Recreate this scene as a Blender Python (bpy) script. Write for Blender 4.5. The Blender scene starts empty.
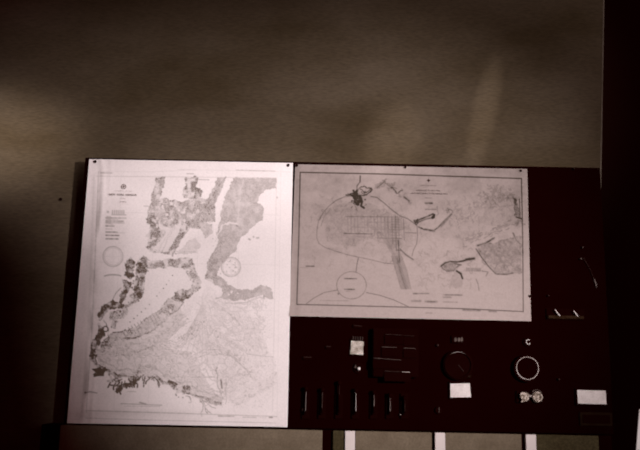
import bpy, bmesh, math, random
import numpy as np
from mathutils import Vector, Matrix, Euler

random.seed(4)
rng = np.random.default_rng(7)
SC = bpy.context.scene
COL = SC.collection
PI = math.pi

# ------------------------------------------------------------------ camera
F = 760.0
CAM = Vector((0.0, -3.0, 1.30))
PITCH, ROLL = 0.19, 0.02
cd = bpy.data.cameras.new('camera')
cd.sensor_width = 36.0
cd.lens = F * 36.0 / 640.0
cam = bpy.data.objects.new('camera', cd)
COL.objects.link(cam)
ROT = (Matrix.Rotation(PI / 2 + PITCH, 3, 'X') @ Matrix.Rotation(ROLL, 3, 'Z'))
cam.matrix_world = Matrix.Translation(CAM) @ ROT.to_4x4()
SC.camera = cam
ROTI = ROT.transposed()

def W(px, py, Y=0.0):
    """point of the plane y = Y measured on the photograph"""
    d = ROT @ Vector(((px - 320) / F, (225 - py) / F, -1.0))
    t = (Y - CAM.y) / d.y
    return CAM + d * t

K = 3.05 / F            # metres per photo pixel near the board

# ------------------------------------------------------------------ helpers
def link(o, parent=None):
    COL.objects.link(o)
    if parent is not None:
        o.parent = parent
    return o

def tag(o, label=None, cat=None, group=None, kind=None):
    if label: o['label'] = label
    if cat: o['category'] = cat
    if group: o['group'] = group
    if kind: o['kind'] = kind
    return o

def thing(name, loc, label, cat, group=None):
    o = bpy.data.objects.new(name, None)
    o.empty_display_size = 0.03
    o.location = loc
    link(o)
    return tag(o, label, cat, group)

class MB:
    def __init__(self):
        self.bm = bmesh.new()
    def box(self, c, s, rot=None, bevel=0.0):
        m = Matrix.Translation(Vector(c)) @ (rot.to_4x4() if rot else Matrix.Identity(4)) @ Matrix.Diagonal((s[0], s[1], s[2], 1))
        r = bmesh.ops.create_cube(self.bm, size=1.0, matrix=m)
        if bevel > 0:
            ed = set()
            for v in r['verts']:
                for e in v.link_edges: ed.add(e)
            bmesh.ops.bevel(self.bm, geom=list(ed), offset=bevel, segments=2, affect='EDGES')
        return self
    def rod(self, a, b, r, r2=None, seg=14):
        a, b = Vector(a), Vector(b)
        d = b - a
        q = Vector((0, 0, 1)).rotation_difference(d.normalized()).to_matrix().to_4x4()
        bmesh.ops.create_cone(self.bm, cap_ends=True, segments=seg, radius1=r, radius2=r if r2 is None else r2,
                              depth=d.length, matrix=Matrix.Translation((a + b) / 2) @ q)
        return self
    def ball(self, c, r, s=(1, 1, 1), seg=18):
        bmesh.ops.create_uvsphere(self.bm, u_segments=seg, v_segments=seg // 2 + 2, radius=r,
                                  matrix=Matrix.Translation(Vector(c)) @ Matrix.Diagonal((s[0], s[1], s[2], 1)))
        return self
    def arc(self, c, R, r, a0=0.0, a1=2 * PI, n=48, m=8, taper=False):
        """tube bent on a circle in the xz plane"""
        c = Vector(c)
        closed = abs(a1 - a0) >= 2 * PI - 1e-6
        rings = []
        for i in range(n if closed else n + 1):
            a = a0 + (a1 - a0) * i / n
            rr = r * (max(.15, math.sin(PI * i / n)) if taper else 1)
            ring = []
            for j in range(m):
                b = 2 * PI * j / m
                rad = R + rr * math.cos(b)
                ring.append(self.bm.verts.new((c.x + rad * math.cos(a), c.y + rr * math.sin(b), c.z + rad * math.sin(a))))
            rings.append(ring)
        L = len(rings)
        for i in range(L if closed else L - 1):
            p, q = rings[i], rings[(i + 1) % L]
            for j in range(m):
                self.bm.faces.new((p[j], p[(j + 1) % m], q[(j + 1) % m], q[j]))
        if not closed:
            self.bm.faces.new(rings[0]); self.bm.faces.new(rings[-1])
        return self
    def disc(self, c, r, th, seg=48):
        return self.rod((c[0], c[1] + th / 2, c[2]), (c[0], c[1] - th / 2, c[2]), r, seg=seg)
    def quad(self, pts):
        vs = [self.bm.verts.new(p) for p in pts]
        self.bm.faces.new(vs)
        return self
    def prism(self, pts, y0, y1):
        a = [self.bm.verts.new((p[0], y0, p[1])) for p in pts]
        b = [self.bm.verts.new((p[0], y1, p[1])) for p in pts]
        self.bm.faces.new(a); self.bm.faces.new(b)
        n = len(pts)
        for i in range(n):
            self.bm.faces.new((a[i], a[(i + 1) % n], b[(i + 1) % n], b[i]))
        return self
    def build(self, name, mat, parent=None, smooth=False):
        bmesh.ops.recalc_face_normals(self.bm, faces=self.bm.faces[:])
        me = bpy.data.meshes.new(name)
        self.bm.to_mesh(me); self.bm.free()
        me.materials.append(mat)
        if smooth:
            me.polygons.foreach_set('use_smooth', [True] * len(me.polygons))
        return link(bpy.data.objects.new(name, me), parent)

# ------------------------------------------------------------------ materials
def base_mat(name, rgb, rough=0.9, spec=0.0, metal=0.0):
    m = bpy.data.materials.new(name)
    m.use_nodes = True
    b = m.node_tree.nodes['Principled BSDF']
    b.inputs['Base Color'].default_value = (*rgb, 1)
    b.inputs['Roughness'].default_value = rough
    b.inputs['Specular IOR Level'].default_value = spec
    b.inputs['Metallic'].default_value = metal
    return m, m.node_tree, b

def mottled(name, c0, c1, scale=(5, 5, 5), detail=6, lo=.3, hi=.7, rough=.9, spec=0.0, bump=0.0, extra=None):
    m, nt, b = base_mat(name, c0, rough, spec)
    N, L = nt.nodes, nt.links
    tc = N.new('ShaderNodeTexCoord'); mp = N.new('ShaderNodeMapping')
    mp.inputs['Scale'].default_value = scale
    L.new(tc.outputs['Object'], mp.inputs['Vector'])
    no = N.new('ShaderNodeTexNoise'); no.inputs['Scale'].default_value = 1.0
    no.inputs['Detail'].default_value = detail
    L.new(mp.outputs['Vector'], no.inputs['Vector'])
    mr = N.new('ShaderNodeMapRange')
    mr.inputs['From Min'].default_value = lo; mr.inputs['From Max'].default_value = hi
    L.new(no.outputs['Fac'], mr.inputs['Value'])
    mx = N.new('ShaderNodeMix'); mx.data_type = 'RGBA'
    mx.inputs[6].default_value = (*c0, 1); mx.inputs[7].default_value = (*c1, 1)
    L.new(mr.outputs['Result'], mx.inputs[0])
    out = mx.outputs[2]
    if extra:                       # a second, finer pattern multiplied over the first
        sc2, amt = extra
        mp2 = N.new('ShaderNodeMapping'); mp2.inputs['Scale'].default_value = sc2
        L.new(tc.outputs['Object'], mp2.inputs['Vector'])
        n2 = N.new('ShaderNodeTexNoise'); n2.inputs['Scale'].default_value = 1.0; n2.inputs['Detail'].default_value = 3
        L.new(mp2.outputs['Vector'], n2.inputs['Vector'])
        r2 = N.new('ShaderNodeMapRange')
        r2.inputs['From Min'].default_value = .3; r2.inputs['From Max'].default_value = .7
        r2.inputs['To Min'].default_value = 1 - amt; r2.inputs['To Max'].default_value = 1 + amt
        L.new(n2.outputs['Fac'], r2.inputs['Value'])
        vm = N.new('ShaderNodeVectorMath'); vm.operation = 'SCALE'
        L.new(out, vm.inputs[0]); L.new(r2.outputs['Result'], vm.inputs['Scale'])
        out = vm.outputs['Vector']
    L.new(out, b.inputs['Base Color'])
    if bump > 0:
        bp = N.new('ShaderNodeBump'); bp.inputs['Strength'].default_value = bump; bp.inputs['Distance'].default_value = .002
        L.new(no.outputs['Fac'], bp.inputs['Height']); L.new(bp.outputs['Normal'], b.inputs['Normal'])
    return m

M = {}
M['wall'] = mottled('wall_canvas', (.060, .041, .023), (.108, .080, .056), (1.7, 1, 3.4), 6, .3, .7, extra=((40, 10, 200), .16))
M['recess'] = mottled('dark_recess', (.060, .012, .007), (.065, .024, .018), (1.2, 1, 1.2), 3)
M['edge'] = mottled('edge_trim', (.13, .10, .075), (.19, .15, .12), (20, 20, 20))
M['floor'] = mottled('floor_boards', (.03, .02, .015), (.05, .035, .025), (1, 14, 1))
M['black'] = mottled('black_enamel', (.0058, .0002, .0002), (.0066, .0004, .0003), (6, 6, 6))
M['black2'] = mottled('black_case', (.0068, .0005, .0004), (.0082, .0011, .0009), (9, 9, 9))
M['black3'] = mottled('black_plate', (.010, .003, .0018), (.013, .006, .003), (60, 60, 60))
M['panel'] = mottled('brown_panel', (.125, .092, .064), (.165, .125, .090), (14, 14, 14), extra=((150, 150, 150), .12))
M['olive'] = mottled('olive_panel', (.04, .028, .014), (.055, .042, .022), (14, 14, 14), extra=((150, 150, 150), .3))
M['strip'] = mottled('white_strip', (.62, .53, .52), (.70, .60, .59), (10, 10, 10))
M['white'] = mottled('white_paint', (.80, .74, .74), (.86, .80, .80), (10, 10, 10))
M['card'] = mottled('cream_card', (.58, .50, .49), (.74, .66, .65), (30, 30, 30), extra=((300, 300, 300), .12))
M['ticket'] = mottled('stained_ticket', (.24, .19, .155), (.62, .54, .50), (60, 60, 60), extra=((340, 340, 340), .35))
M['bright'] = mottled('bright_metal', (.60, .52, .50), (.74, .66, .65), (80, 80, 80), rough=.5, spec=.3)
M['ring'] = mottled('ring_metal', (.28, .22, .20), (.58, .50, .48), (12, 12, 12), 1, .35, .6)
M['mid'] = mottled('worn_metal', (.16, .12, .11), (.40, .33, .31), (45, 45, 45), rough=.5, spec=.3)
M['dim'] = mottled('tarnished_metal', (.035, .018, .015), (.12, .085, .075), (45, 45, 45), rough=.6, spec=.1)
M['faint'] = mottled('blackened_metal', (.018, .007, .006), (.045, .027, .024), (60, 60, 60), rough=.6)
M['knob'] = mottled('chipped_knob', (.12, .085, .06), (.56, .46, .41), (120, 120, 120), 4, .38, .62)
M['brownbar'] = mottled('brown_bar', (.014, .005, .002), (.034, .018, .010), (70, 70, 70))
M['pin'] = mottled('pin_head', (.008, .002, .002), (.015, .005, .004), (50, 50, 50))

def ink_material(name, rgb):
    return mottled(name, tuple(c * .9 for c in rgb), tuple(min(1, c * 1.1) for c in rgb), (90, 90, 90))

# ------------------------------------------------------------------ the chart artwork
S = 3                       # drawing samples per photo pixel
def vnoise(x, y, seed=0):
    """smooth value noise, x and y arrays"""
    r = np.random.default_rng(seed).random((64, 64))
    xi, yi = np.floor(x).astype(int), np.floor(y).astype(int)
    fx, fy = x - xi, y - yi
    fx = fx * fx * (3 - 2 * fx); fy = fy * fy * (3 - 2 * fy)
    g = lambda a, b: r[a % 64, b % 64]
    return (g(xi, yi) * (1 - fx) + g(xi + 1, yi) * fx) * (1 - fy) + (g(xi, yi + 1) * (1 - fx) + g(xi + 1, yi + 1) * fx) * fy

def fbm(x, y, seed=0, o=4):
    s, a, t = 0, .5, 0
    for i in range(o):
        s = s + a * vnoise(x * 2 ** i, y * 2 ** i, seed + i); t += a; a *= .55
    return s / t

class Canvas:
    """ink density on a sheet; coordinates are the ones measured on the photograph"""
    def __init__(self, x0, y0, x1, y1):
        self.x0, self.y0 = x0, y0
        self.w, self.h = int((x1 - x0) * S), int((y1 - y0) * S)
        yy, xx = np.mgrid[0:self.h, 0:self.w]
        self.X = x0 + (xx + .5) / S; self.Y = y0 + (yy + .5) / S
        self.a = np.zeros((self.h, self.w))
        self.wx = self.X + (fbm(self.X / 5, self.Y / 5, 1) - .5) * 4.2 + (fbm(self.X / 1.6, self.Y / 1.6, 5) - .5) * 1.7
        self.wy = self.Y + (fbm(self.X / 5, self.Y / 5, 11) - .5) * 4.2 + (fbm(self.X / 1.6, self.Y / 1.6, 15) - .5) * 1.7
    def win(self, xa, ya, xb, yb, pad):
        i0 = max(0, int((ya - pad - self.y0) * S)); i1 = min(self.h, int((yb + pad - self.y0) * S) + 1)
        j0 = max(0, int((xa - pad - self.x0) * S)); j1 = min(self.w, int((xb + pad - self.x0) * S) + 1)
        return slice(i0, i1), slice(j0, j1)
    def poly(self, pts, ink, warp=True, tex=.25, edge=.08, mode='max', fs=.9, seed=3):
        p = np.array(pts, float)
        sl = self.win(p[:, 0].min(), p[:, 1].min(), p[:, 0].max(), p[:, 1].max(), 4)
        X = (self.wx if warp else self.X)[sl]; Y = (self.wy if warp else self.Y)[sl]
        ins = np.zeros(X.shape, bool); dist = np.full(X.shape, 99.)
        n = len(p)
        for k in range(n):
            (ax, ay), (bx, by) = p[k], p[(k + 1) % n]
            if ay != by:
                c = ((ay > Y) != (by > Y)) & (X < (bx - ax) * (Y - ay) / (by - ay) + ax)
                ins ^= c
            L2 = (bx - ax) ** 2 + (by - ay) ** 2 + 1e-9
            t = np.clip(((X - ax) * (bx - ax) + (Y - ay) * (by - ay)) / L2, 0, 1)
            dist = np.minimum(dist, np.hypot(X - ax - t * (bx - ax), Y - ay - t * (by - ay)))
        sd = np.where(ins, dist, -dist)
        cov = np.clip(sd * 2.2 + .5, 0, 1)
        tx = 1 + tex * 2 * (fbm(self.X[sl] / fs, self.Y[sl] / fs, seed) - .5) + tex * 1.5 * (fbm(self.X[sl] / 4, self.Y[sl] / 4, seed + 9) - .5)
        v = cov * ink * tx + edge * np.exp(-(sd / .45) ** 2)
        if mode == 'max': self.a[sl] = np.maximum(self.a[sl], v)
        elif mode == 'add': self.a[sl] += v
        elif mode == 'erase': self.a[sl] *= (1 - cov * ink)
        return self
    def line(self, pts, ink=.3, w=.45, warp=False, mode='max', wob=0.0):
        p = np.array(pts, float)
        pad = w * 3 + 1 + (4 if warp else 0)
        sl = self.win(p[:, 0].min(), p[:, 1].min(), p[:, 0].max(), p[:, 1].max(), pad)
        X = (self.wx if warp else self.X)[sl]; Y = (self.wy if warp else self.Y)[sl]
        if X.size == 0: return self
        d = np.full(X.shape, 99.)
        for (ax, ay), (bx, by) in zip(p[:-1], p[1:]):
            L2 = (bx - ax) ** 2 + (by - ay) ** 2 + 1e-9
            t = np.clip(((X - ax) * (bx - ax) + (Y - ay) * (by - ay)) / L2, 0, 1)
            d = np.minimum(d, np.hypot(X - ax - t * (bx - ax), Y - ay - t * (by - ay)))
        v = ink * np.exp(-(d / w) ** 2)
        if wob: v = v * (1 - wob + wob * 2 * fbm(self.X[sl] / 2, self.Y[sl] / 2, 21))
        if mode == 'max': self.a[sl] = np.maximum(self.a[sl], v)
        elif mode == 'erase': self.a[sl] *= (1 - v)
        else: self.a[sl] += v
        return self
    def ring(self, c, rx, ink=.25, w=.5, ry=None, a0=0, a1=360, **k):
        ry = ry or rx
        n = 40
        return self.line([(c[0] + rx * math.cos(math.radians(a0 + (a1 - a0) * i / n)), c[1] + ry * math.sin(math.radians(a0 + (a1 - a0) * i / n))) for i in range(n + 1)], ink, w, **k)
    def dot(self, x, y, r=.5, ink=.4):
        return self.line([(x - .01, y), (x + .01, y)], ink, r, mode='max')
    def textline(self, x0, x1, y, ink=.3, h=.6, slope=.012, gap=.18, seed=0):
        """a run of print too small to read"""
        r = random.Random(int(x0 * 7 + y * 13) + seed)
        x = x0
        while x < x1:
            wlen = r.uniform(1.2, 3.6)
            xe = min(x1, x + wlen)
            self.line([(x, y + (x - x0) * slope), (xe, y + (xe - x0) * slope)], ink * r.uniform(.7, 1.1), h, wob=.5)
            x = xe + r.uniform(.35, .8)
        return self
    def walk(self, x, y, ang, n, step=1.2, turn=.6, **k):
        pts = [(x, y)]
        for i in range(n):
            ang += rng.normal(0, turn)
            x += math.cos(ang) * step; y += math.sin(ang) * step
            pts.append((x, y))
        return self.line(pts, **k)
    def sample(self, px, py):
        u = np.clip((px - self.x0) * S - .5, 0, self.w - 1.01); v = np.clip((py - self.y0) * S - .5, 0, self.h - 1.01)
        i, j = v.astype(int), u.astype(int); fy, fx = v - i, u - j
        A = self.a
        return (A[i, j] * (1 - fx) + A[i, j + 1] * fx) * (1 - fy) + (A[i + 1, j] * (1 - fx) + A[i + 1, j + 1] * fx) * fy

#--ART-L--
def draw_harbor_chart():
    C = Canvas(62, 154, 298, 432)
    P, Ln = C.poly, C.line
    # --- shoal tint of the bays
    P([(150, 262), (190, 262), (200, 300), (165, 345), (120, 352), (108, 320), (130, 290)], .03, tex=.5, edge=0)
    P([(93, 352), (120, 340), (150, 338), (176, 318), (186, 322), (160, 347), (190, 352), (205, 378), (222, 404), (205, 400), (165, 380), (120, 376), (102, 366)], .11, tex=.55, edge=.03)
    P([(118, 338), (150, 330), (172, 312), (180, 306), (184, 318), (170, 334), (135, 352), (112, 352)], .12, tex=.6, edge=.05)
    P([(205, 285), (240, 303), (262, 330), (268, 350), (276, 360), (276, 385), (240, 405), (225, 400), (210, 370), (195, 345), (196, 310)], .05, tex=1.2, edge=.0)
    # --- New Jersey and the Hackensack meadows
    P([(157, 177), (165, 177), (163, 188), (159, 198), (172, 200), (184, 202), (196, 197), (206, 200), (214, 196), (216, 206), (214, 222), (203, 222), (199, 229), (190, 228), (184, 236), (178, 246), (172, 256), (160, 252), (150, 250), (149, 240), (152, 230), (146, 220), (148, 211), (152, 201), (152, 192), (155, 184)], .26, seed=2, edge=.12)
    P([(185, 177), (197, 177), (197, 186), (202, 192), (200, 199), (184, 198), (183, 191), (186, 186)], .38, tex=.5)
    P([(145, 219), (157, 214), (160, 222), (160, 236), (157, 244), (150, 251), (146, 247), (151, 238), (146, 236), (151, 229)], .37, tex=.4)
    P([(218, 177), (226, 177), (217, 198), (213, 212), (208, 212), (205, 206)], .3, tex=.4)
    Ln([(226, 177), (217, 188), (212, 198), (205, 208)], .62, .45)
    for q in ((163, 207, 1.4), (166, 215, 1.3), (172, 204, 1.6), (176, 206, 1.2), (157, 226, 1.5), (170, 199, 1), (180, 210, 1), (183, 213, 1.2), (172, 219, 1.3), (166, 221, .9)):
        P([(q[0] - q[2], q[1] - q[2]), (q[0] + q[2], q[1] - q[2]), (q[0] + q[2], q[1] + q[2]), (q[0] - q[2], q[1] + q[2])], .7, mode='erase', edge=0)
    # Newark bay : bright slanting waters with a darker ridge
    P([(159, 223), (164, 226), (171, 228), (181, 222), (183, 226), (175, 240), (169, 251), (157, 252), (153, 250), (160, 240), (166, 232), (160, 228)], .72, mode='erase', edge=0)
    Ln([(176, 224), (168, 238), (161, 252)], .22, .5, warp=True); Ln([(172, 228), (163, 242), (158, 251)], .18, .5, warp=True)
    P([(183, 222), (190, 221), (185, 232), (176, 247), (170, 255), (166, 254), (176, 238)], .33, tex=.4)
    P([(193, 232), (199, 229), (206, 234), (212, 246), (211, 252), (188, 250), (183, 246), (187, 238)], .8, mode='erase', edge=0)
    P([(200, 224), (203, 222), (212, 224), (212, 234), (205, 238), (203, 232), (199, 229)], .2, tex=.5)
    P([(188, 240), (196, 238), (200, 247), (196, 252), (178, 252), (184, 247)], .13, tex=.6)
    for yy in (251.5, 252.8): Ln([(150, yy - .6), (198, yy)], .26, .35, warp=True, wob=.5)
    for q in ((211, 206), (212, 208.5), (211, 212), (214, 207), (209, 214), (212, 221)): C.dot(q[0], q[1], 1.0, .62)
    for k in range(9): Ln([(206 + k * .4, 200 + k * 2.2), (213 + k * .2, 201 + k * 2.2)], .26, .3)
    # --- Manhattan, Bronx, Queens, Brooklyn
    land = [(235, 177.5), (276, 178.5), (276, 189), (266, 190), (260, 196), (257, 203), (263, 207), (264, 214), (262, 220), (256, 223), (248, 231), (240, 238), (236, 250), (229, 256), (222, 264), (217, 271), (218, 276), (225, 281), (234, 287), (242, 290), (252, 290), (258, 286), (265, 285.5), (272, 289), (273, 298), (270, 299), (262, 295), (250, 299), (236, 301), (226, 299), (215, 299), (222, 295), (223, 289), (214, 283), (206, 280), (206, 270), (209, 260), (214, 250), (218, 240), (216, 233), (220, 224), (221, 212), (225, 198), (230, 186)]
    P(land, .27, seed=4, tex=.28, edge=.10)
    Ln([(243, 180), (240, 195), (239, 210), (238, 224)], .30, .9, warp=True, mode='erase')
    Ln([(216, 239), (222, 226), (230, 222), (237, 223)], .7, .8, warp=True, mode='erase')
    for (a, b, n) in ((262, 180, 8), (272, 180, 10), (250, 203, 6), (254, 183, 6), (244, 181, 5), (236, 195, 5), (230, 244, 8), (214, 262, 7), (222, 250, 6)):
        for k in range(n): C.dot(a + rng.normal(0, 3), b + rng.normal(0, 1.4), .45, .42)
    for (a, b) in ((237, 226), (238, 226.5), (236.5, 225.6), (253, 191)): C.dot(a, b, .8, .65)
    C.walk(246, 199, .5, 9, ink=.42, w=.5); C.walk(252, 203, -.3, 6, ink=.42, w=.5)
    for k in range(60):
        x, y = rng.uniform(212, 240), rng.uniform(238, 275)
        C.dot(x, y, .6, .36 if rng.random() < .5 else .2)
    P([(206, 282), (209, 279), (214, 281), (213, 285), (207, 285)], .6, mode='erase', edge=0)
    for k in range(14):
        x = 228 + k * 2.6
        Ln([(x, 290 + rng.uniform(-1, 2)), (x + rng.uniform(-2, 2), 298)], .36, .4, warp=True)
    for q in ((232, 292, 1.5), (229, 295, 1.2), (238, 293, 1)): P([(q[0], q[1] - q[2]), (q[0] + q[2], q[1]), (q[0], q[1] + q[2]), (q[0] - q[2], q[1])], .8, mode='erase', edge=0)
    Ln([(224, 302), (236, 304), (250, 301), (264, 297)], .25, .7, warp=True)
    # --- Bayonne, Staten Island
    P([(146, 263), (160, 260), (175, 259), (189, 256), (193, 259), (192, 266), (187, 269), (170, 267), (158, 268.5), (147, 268)], .30, tex=.5, edge=.12)
    P([(187, 260), (193, 262), (196, 272), (201, 282), (200, 287), (191, 296), (183, 301), (176, 301), (172, 298), (180, 294), (189, 290), (193, 283), (188, 275), (185, 268)], .27, tex=.6, edge=.14)
    P([(174, 293), (182, 289), (189, 290), (190, 297), (183, 301), (175, 299)], .50, tex=.6, edge=.05)
    for k in range(9): Ln([(182, 297), (182 + 8 * math.cos(k * .7), 295 + 6 * math.sin(k * .7))], .42, .35)
    for q in ((192, 280, 2), (190, 287, 1.7), (195, 285, 1.6), (188, 272, 1)): P([(q[0], q[1] - q[2]), (q[0] + q[2], q[1]), (q[0], q[1] + q[2]), (q[0] - q[2], q[1])], .75, mode='erase', edge=0)
    P([(168, 299), (174, 298), (184, 302), (180, 308), (170, 316), (160, 325), (150, 332), (134, 339), (121, 338), (108, 345), (104, 341), (112, 333), (125, 331), (135, 327), (146, 319), (160, 310)], .18, tex=.6, edge=.22)
    P([(160, 308), (168, 304), (175, 305), (172, 314), (164, 318), (158, 314)], .34, tex=1., edge=.05)
    for k in range(17):
        t = k / 16
        x, y = 124 + t * 48, 332 - t * 27
        Ln([(x - 1.5, y - 1), (x + 3, y + 6.5)], .32, .45)
    for k in range(16):
        t = k / 15
        C.dot(127.5 + t * 5, 331 + rng.uniform(-2, 5), .6, .4)
    Ln([(113, 332.5), (122, 332)], .6, .6); Ln([(120, 338), (136, 338)], .55, .6)
    for (a, b) in ((172.5, 275.5), (169, 280.5), (166.5, 284.5), (163.5, 288.5), (159.5, 292.5), (157, 296), (149.5, 304.5), (145.5, 308.5), (141.5, 312), (137.5, 315.5), (134, 318.5), (130, 322)):
        C.dot(a, b, .62, .55)
    # --- the dark New Jersey shore of the Arthur Kill
    P([(126, 262), (131, 258), (135, 261), (133, 270), (133, 277), (130, 279), (125, 276), (125, 270)], .42, tex=.4)
    P([(125, 272), (133, 273), (133, 278), (127, 278)], .62, tex=.3)
    P([(123, 280), (131, 282), (130, 290), (126, 297), (121, 304), (118, 303), (121, 295), (124, 288)], .46, tex=.8)
    P([(137, 262), (143, 256), (148, 259), (147, 270), (144, 282), (145, 290), (142, 297), (136, 303), (130, 305), (134, 296), (134, 286), (136, 275)], .40, tex=.9)
    for k in range(70):
        t = rng.random()
        C.dot(140 - 8 * t + rng.normal(0, 3), 262 + 44 * t, .8, rng.uniform(.4, .62))
    for k in range(35):
        C.dot(138 + rng.normal(0, 3.2), 275 + rng.uniform(-10, 30), .7, .0)
    for k in range(12): Ln([(143 + rng.normal(0, 2), 257 + k * 1.2), (148 + rng.normal(0, 2), 258 + k * 1.2)], .45, .4)
    P([(100, 310), (103, 305), (109, 302), (113, 300), (118, 304), (128, 305), (132, 304), (128, 309), (116, 309), (108, 310), (104, 316), (101, 319), (99, 315)], .46, tex=.7)
    P([(110, 312), (120, 310), (128, 308), (128, 315), (118, 318), (110, 321)], .18, tex=1.)
    P([(113, 319), (119, 321), (116, 329), (111, 328)], .22, tex=1.)
    Ln([(128, 306), (131, 304), (132, 300)], .5, .9); Ln([(112, 301), (116, 293), (121, 288)], .28, .5)
    P([(99, 325), (103, 328), (104, 335), (100, 342), (97, 349), (93, 352), (91, 347), (94, 339), (98, 332)], .55, tex=.5)
    P([(91, 347), (94, 350), (97, 355), (95, 360), (90, 359), (89.5, 352)], .68, tex=.3)
    C.ring((105.5, 329), 2.6, .58, .6); C.ring((101, 315), 3, .5, .6, a0=60, a1=300)
    P([(100, 343), (108, 341), (112, 346), (110, 352), (100, 352)], .28, tex=.9)
    for (a, b) in ((101, 316), (100, 320), (99, 324)): C.dot(a, b, .9, .5)
    Ln([(109, 341), (109, 333), (106, 326), (104, 320)], .35, .5, warp=True)
    # --- south shore with its creeks
    shore = [(91, 358), (97, 362), (103, 368), (112, 371), (117, 376), (125, 373), (134, 378), (139, 370), (148, 372), (156, 375), (163, 381), (171, 383), (178, 388), (188, 387), (196, 395), (204, 397), (214, 401), (221, 404)]
    Ln(shore, .55, .7, warp=True); Ln([(a, b + 1.5) for a, b in shore], .34, 1.4, warp=True); Ln([(a + 2, b - 5) for a, b in shore], .22, 1.6, warp=True); Ln([(a + 4, b - 10) for a, b in shore], .16, 1.2, warp=True)
    C.poly([(92, 369), (97, 368.5), (99, 366), (102, 369), (106, 370.5), (104, 373), (104, 376), (99, 376), (94, 377), (93.5, 374), (96, 372.5)], .80, tex=.15, warp=False)
    Ln([(109, 372), (114, 372), (118, 376)], .6, .8); Ln([(108, 381), (113, 380), (118, 378)], .6, .8)
    for (a, b, an, n) in ((109, 374, 1.4, 6), (112, 380, 1.7, 6), (118, 378, 2.2, 9), (119, 380, 1.8, 10), (122, 382, 1.6, 9), (129, 378, 1.7, 7), (134, 376, 2.0, 8), (136, 378, 1.6, 7), (141, 376, 1.7, 7), (145, 377, 1.4, 7), (150, 377, 1.8, 6), (154, 377, 1.3, 7), (158, 380, 1.6, 5)):
        C.walk(a, b, an, n, 1.4, .35, ink=.62, w=.7); C.walk(a + 3, b - 1, an + .4, n - 2, 1.3, .5, ink=.5, w=.55)
    P([(114, 392), (118, 385), (122, 384), (124, 388), (117, 394)], .55, tex=.6)
    P([(122, 384), (132, 382), (137, 376), (140, 377), (134, 388), (124, 387)], .4, tex=.8)
    P([(168, 380), (178, 384), (174, 389), (169, 386)], .66, tex=.3); P([(180, 386), (188, 385), (194, 391), (196, 396), (186, 394), (179, 393)], .45, tex=.6)
    for k in range(22): C.dot(rng.uniform(178, 198), rng.uniform(386, 398), .6, .5)
    C.walk(177, 389, 1.8, 6, ink=.5, w=.6); C.walk(186, 396, .3, 10, ink=.36, w=.5)
    for k in range(5): C.walk(200, 398 + k, .35, 14, 1.3, .5, ink=.30, w=.45)
    P([(206, 399), (214, 397), (222, 401), (221, 406), (212, 405)], .2, tex=.8)
    # --- Sandy Hook and the contour lines round it
    Ln([(217, 368), (217, 378), (219, 388), (221, 396)], .32, .6, warp=True); Ln([(221, 380), (222, 388)], .5, 1.0)
    Ln([(226, 380), (226, 404)], .26, .5, warp=True)
    def flow(pts, n, off, **k):
        for i in range(n):
            d = off * i
            Ln([(a + d * .6 + rng.normal(0, .4), b + d) for a, b in pts], rng.uniform(.12, .26), .42, warp=True, wob=.5, **k)
    flow([(120, 338), (132, 346), (150, 340), (160, 334), (172, 322), (184, 312)], 5, 2.2)
    flow([(112, 345), (140, 352), (156, 341), (176, 342), (192, 330), (202, 322)], 4, 2.0)
    flow([(95, 354), (120, 355), (150, 355), (170, 356)], 2, 2.4)
    flow([(108, 352), (128, 354), (148, 345), (158, 355), (150, 368), (138, 366)], 3, 2.0)
    flow([(163, 352), (170, 362), (166, 375), (176, 372), (184, 374)], 3, 1.8)
    flow([(172, 362), (186, 366), (198, 384), (216, 398)], 5, 1.7)
    flow([(215, 345), (230, 352), (240, 362), (250, 374)], 4, 2.2)
    flow([(204, 300), (206, 320), (214, 334), (232, 344), (246, 352)], 3, -2.0)
    flow([(210, 300), (226, 310), (238, 322), (230, 330), (222, 322)], 3, 1.6)
    flow([(190, 356), (204, 350), (222, 350), (238, 356)], 3, 2.0)
    Ln([(212, 303), (213, 317), (221, 330), (236, 340), (253, 351)], .85, 1.0, mode='erase')
    for k in range(10): Ln([(201 + k * .6, 305), (188 - k * 2.5 + k * k * .4, 345 - k * 2)], .16, .4)
    for k in range(7): Ln([(203, 308), (178 + 6 * k, 356 + 2 * k)], .15, .4)
    for (a, b) in ((179, 338), (182, 338), (181, 336.5), (201, 322), (204, 322), (216, 331), (218, 337), (192, 334), (178, 346), (176, 348), (173, 352), (250, 372), (253, 346), (250, 350)):
        C.dot(a, b, .7, .5)
    Ln([(247, 354), (262, 356), (273, 357)], .22, .6, wob=.7)
    C.textline(192, 215, 377, .32, .55, .0); C.textline(243, 258, 372, .14, .5)
    # soundings
    for k in range(1500):
        x, y = rng.uniform(165, 272), rng.uniform(300, 408)
        if y > 352 + (x - 95) * .42 and x < 222: continue
        C.dot(x, y, .32, rng.uniform(.10, .28))
    for k in range(260):
        x, y = rng.uniform(150, 196), rng.uniform(262, 300)
        C.dot(x, y, .3, .07)
    for (a, b) in ((249, 239.2), (250, 239.6), (253.6, 237), (257, 238), (258.4, 237.8), (277, 197.5)): C.dot(a, b, .9, .38)
    # fine engraving over the land, dark and light
    X, Y = C.X, C.Y
    land = np.clip((C.a - .19) / .08, 0, 1)
    def iso(sc, n, sharp, seed):
        f = fbm(X / sc, Y / sc, seed, 3) * n
        return np.exp(-((f % 1 - .5) / sharp) ** 2)
    west = np.clip((235 - X) / 40, 0, 1)
    C.a += land * (.26 * west + .10) * iso(3.0, 7, .16, 101)
    C.a += land * (.20 * west + .08) * iso(1.6, 4, .2, 111)
    C.a *= 1 - land * (.42 * west + .10) * iso(2.4, 5, .16, 121)
    C.a *= 1 - land * west * .75 * np.clip((fbm(X / 4.5, Y / 4.5, 135) - .47) * 5, 0, 1)
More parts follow.
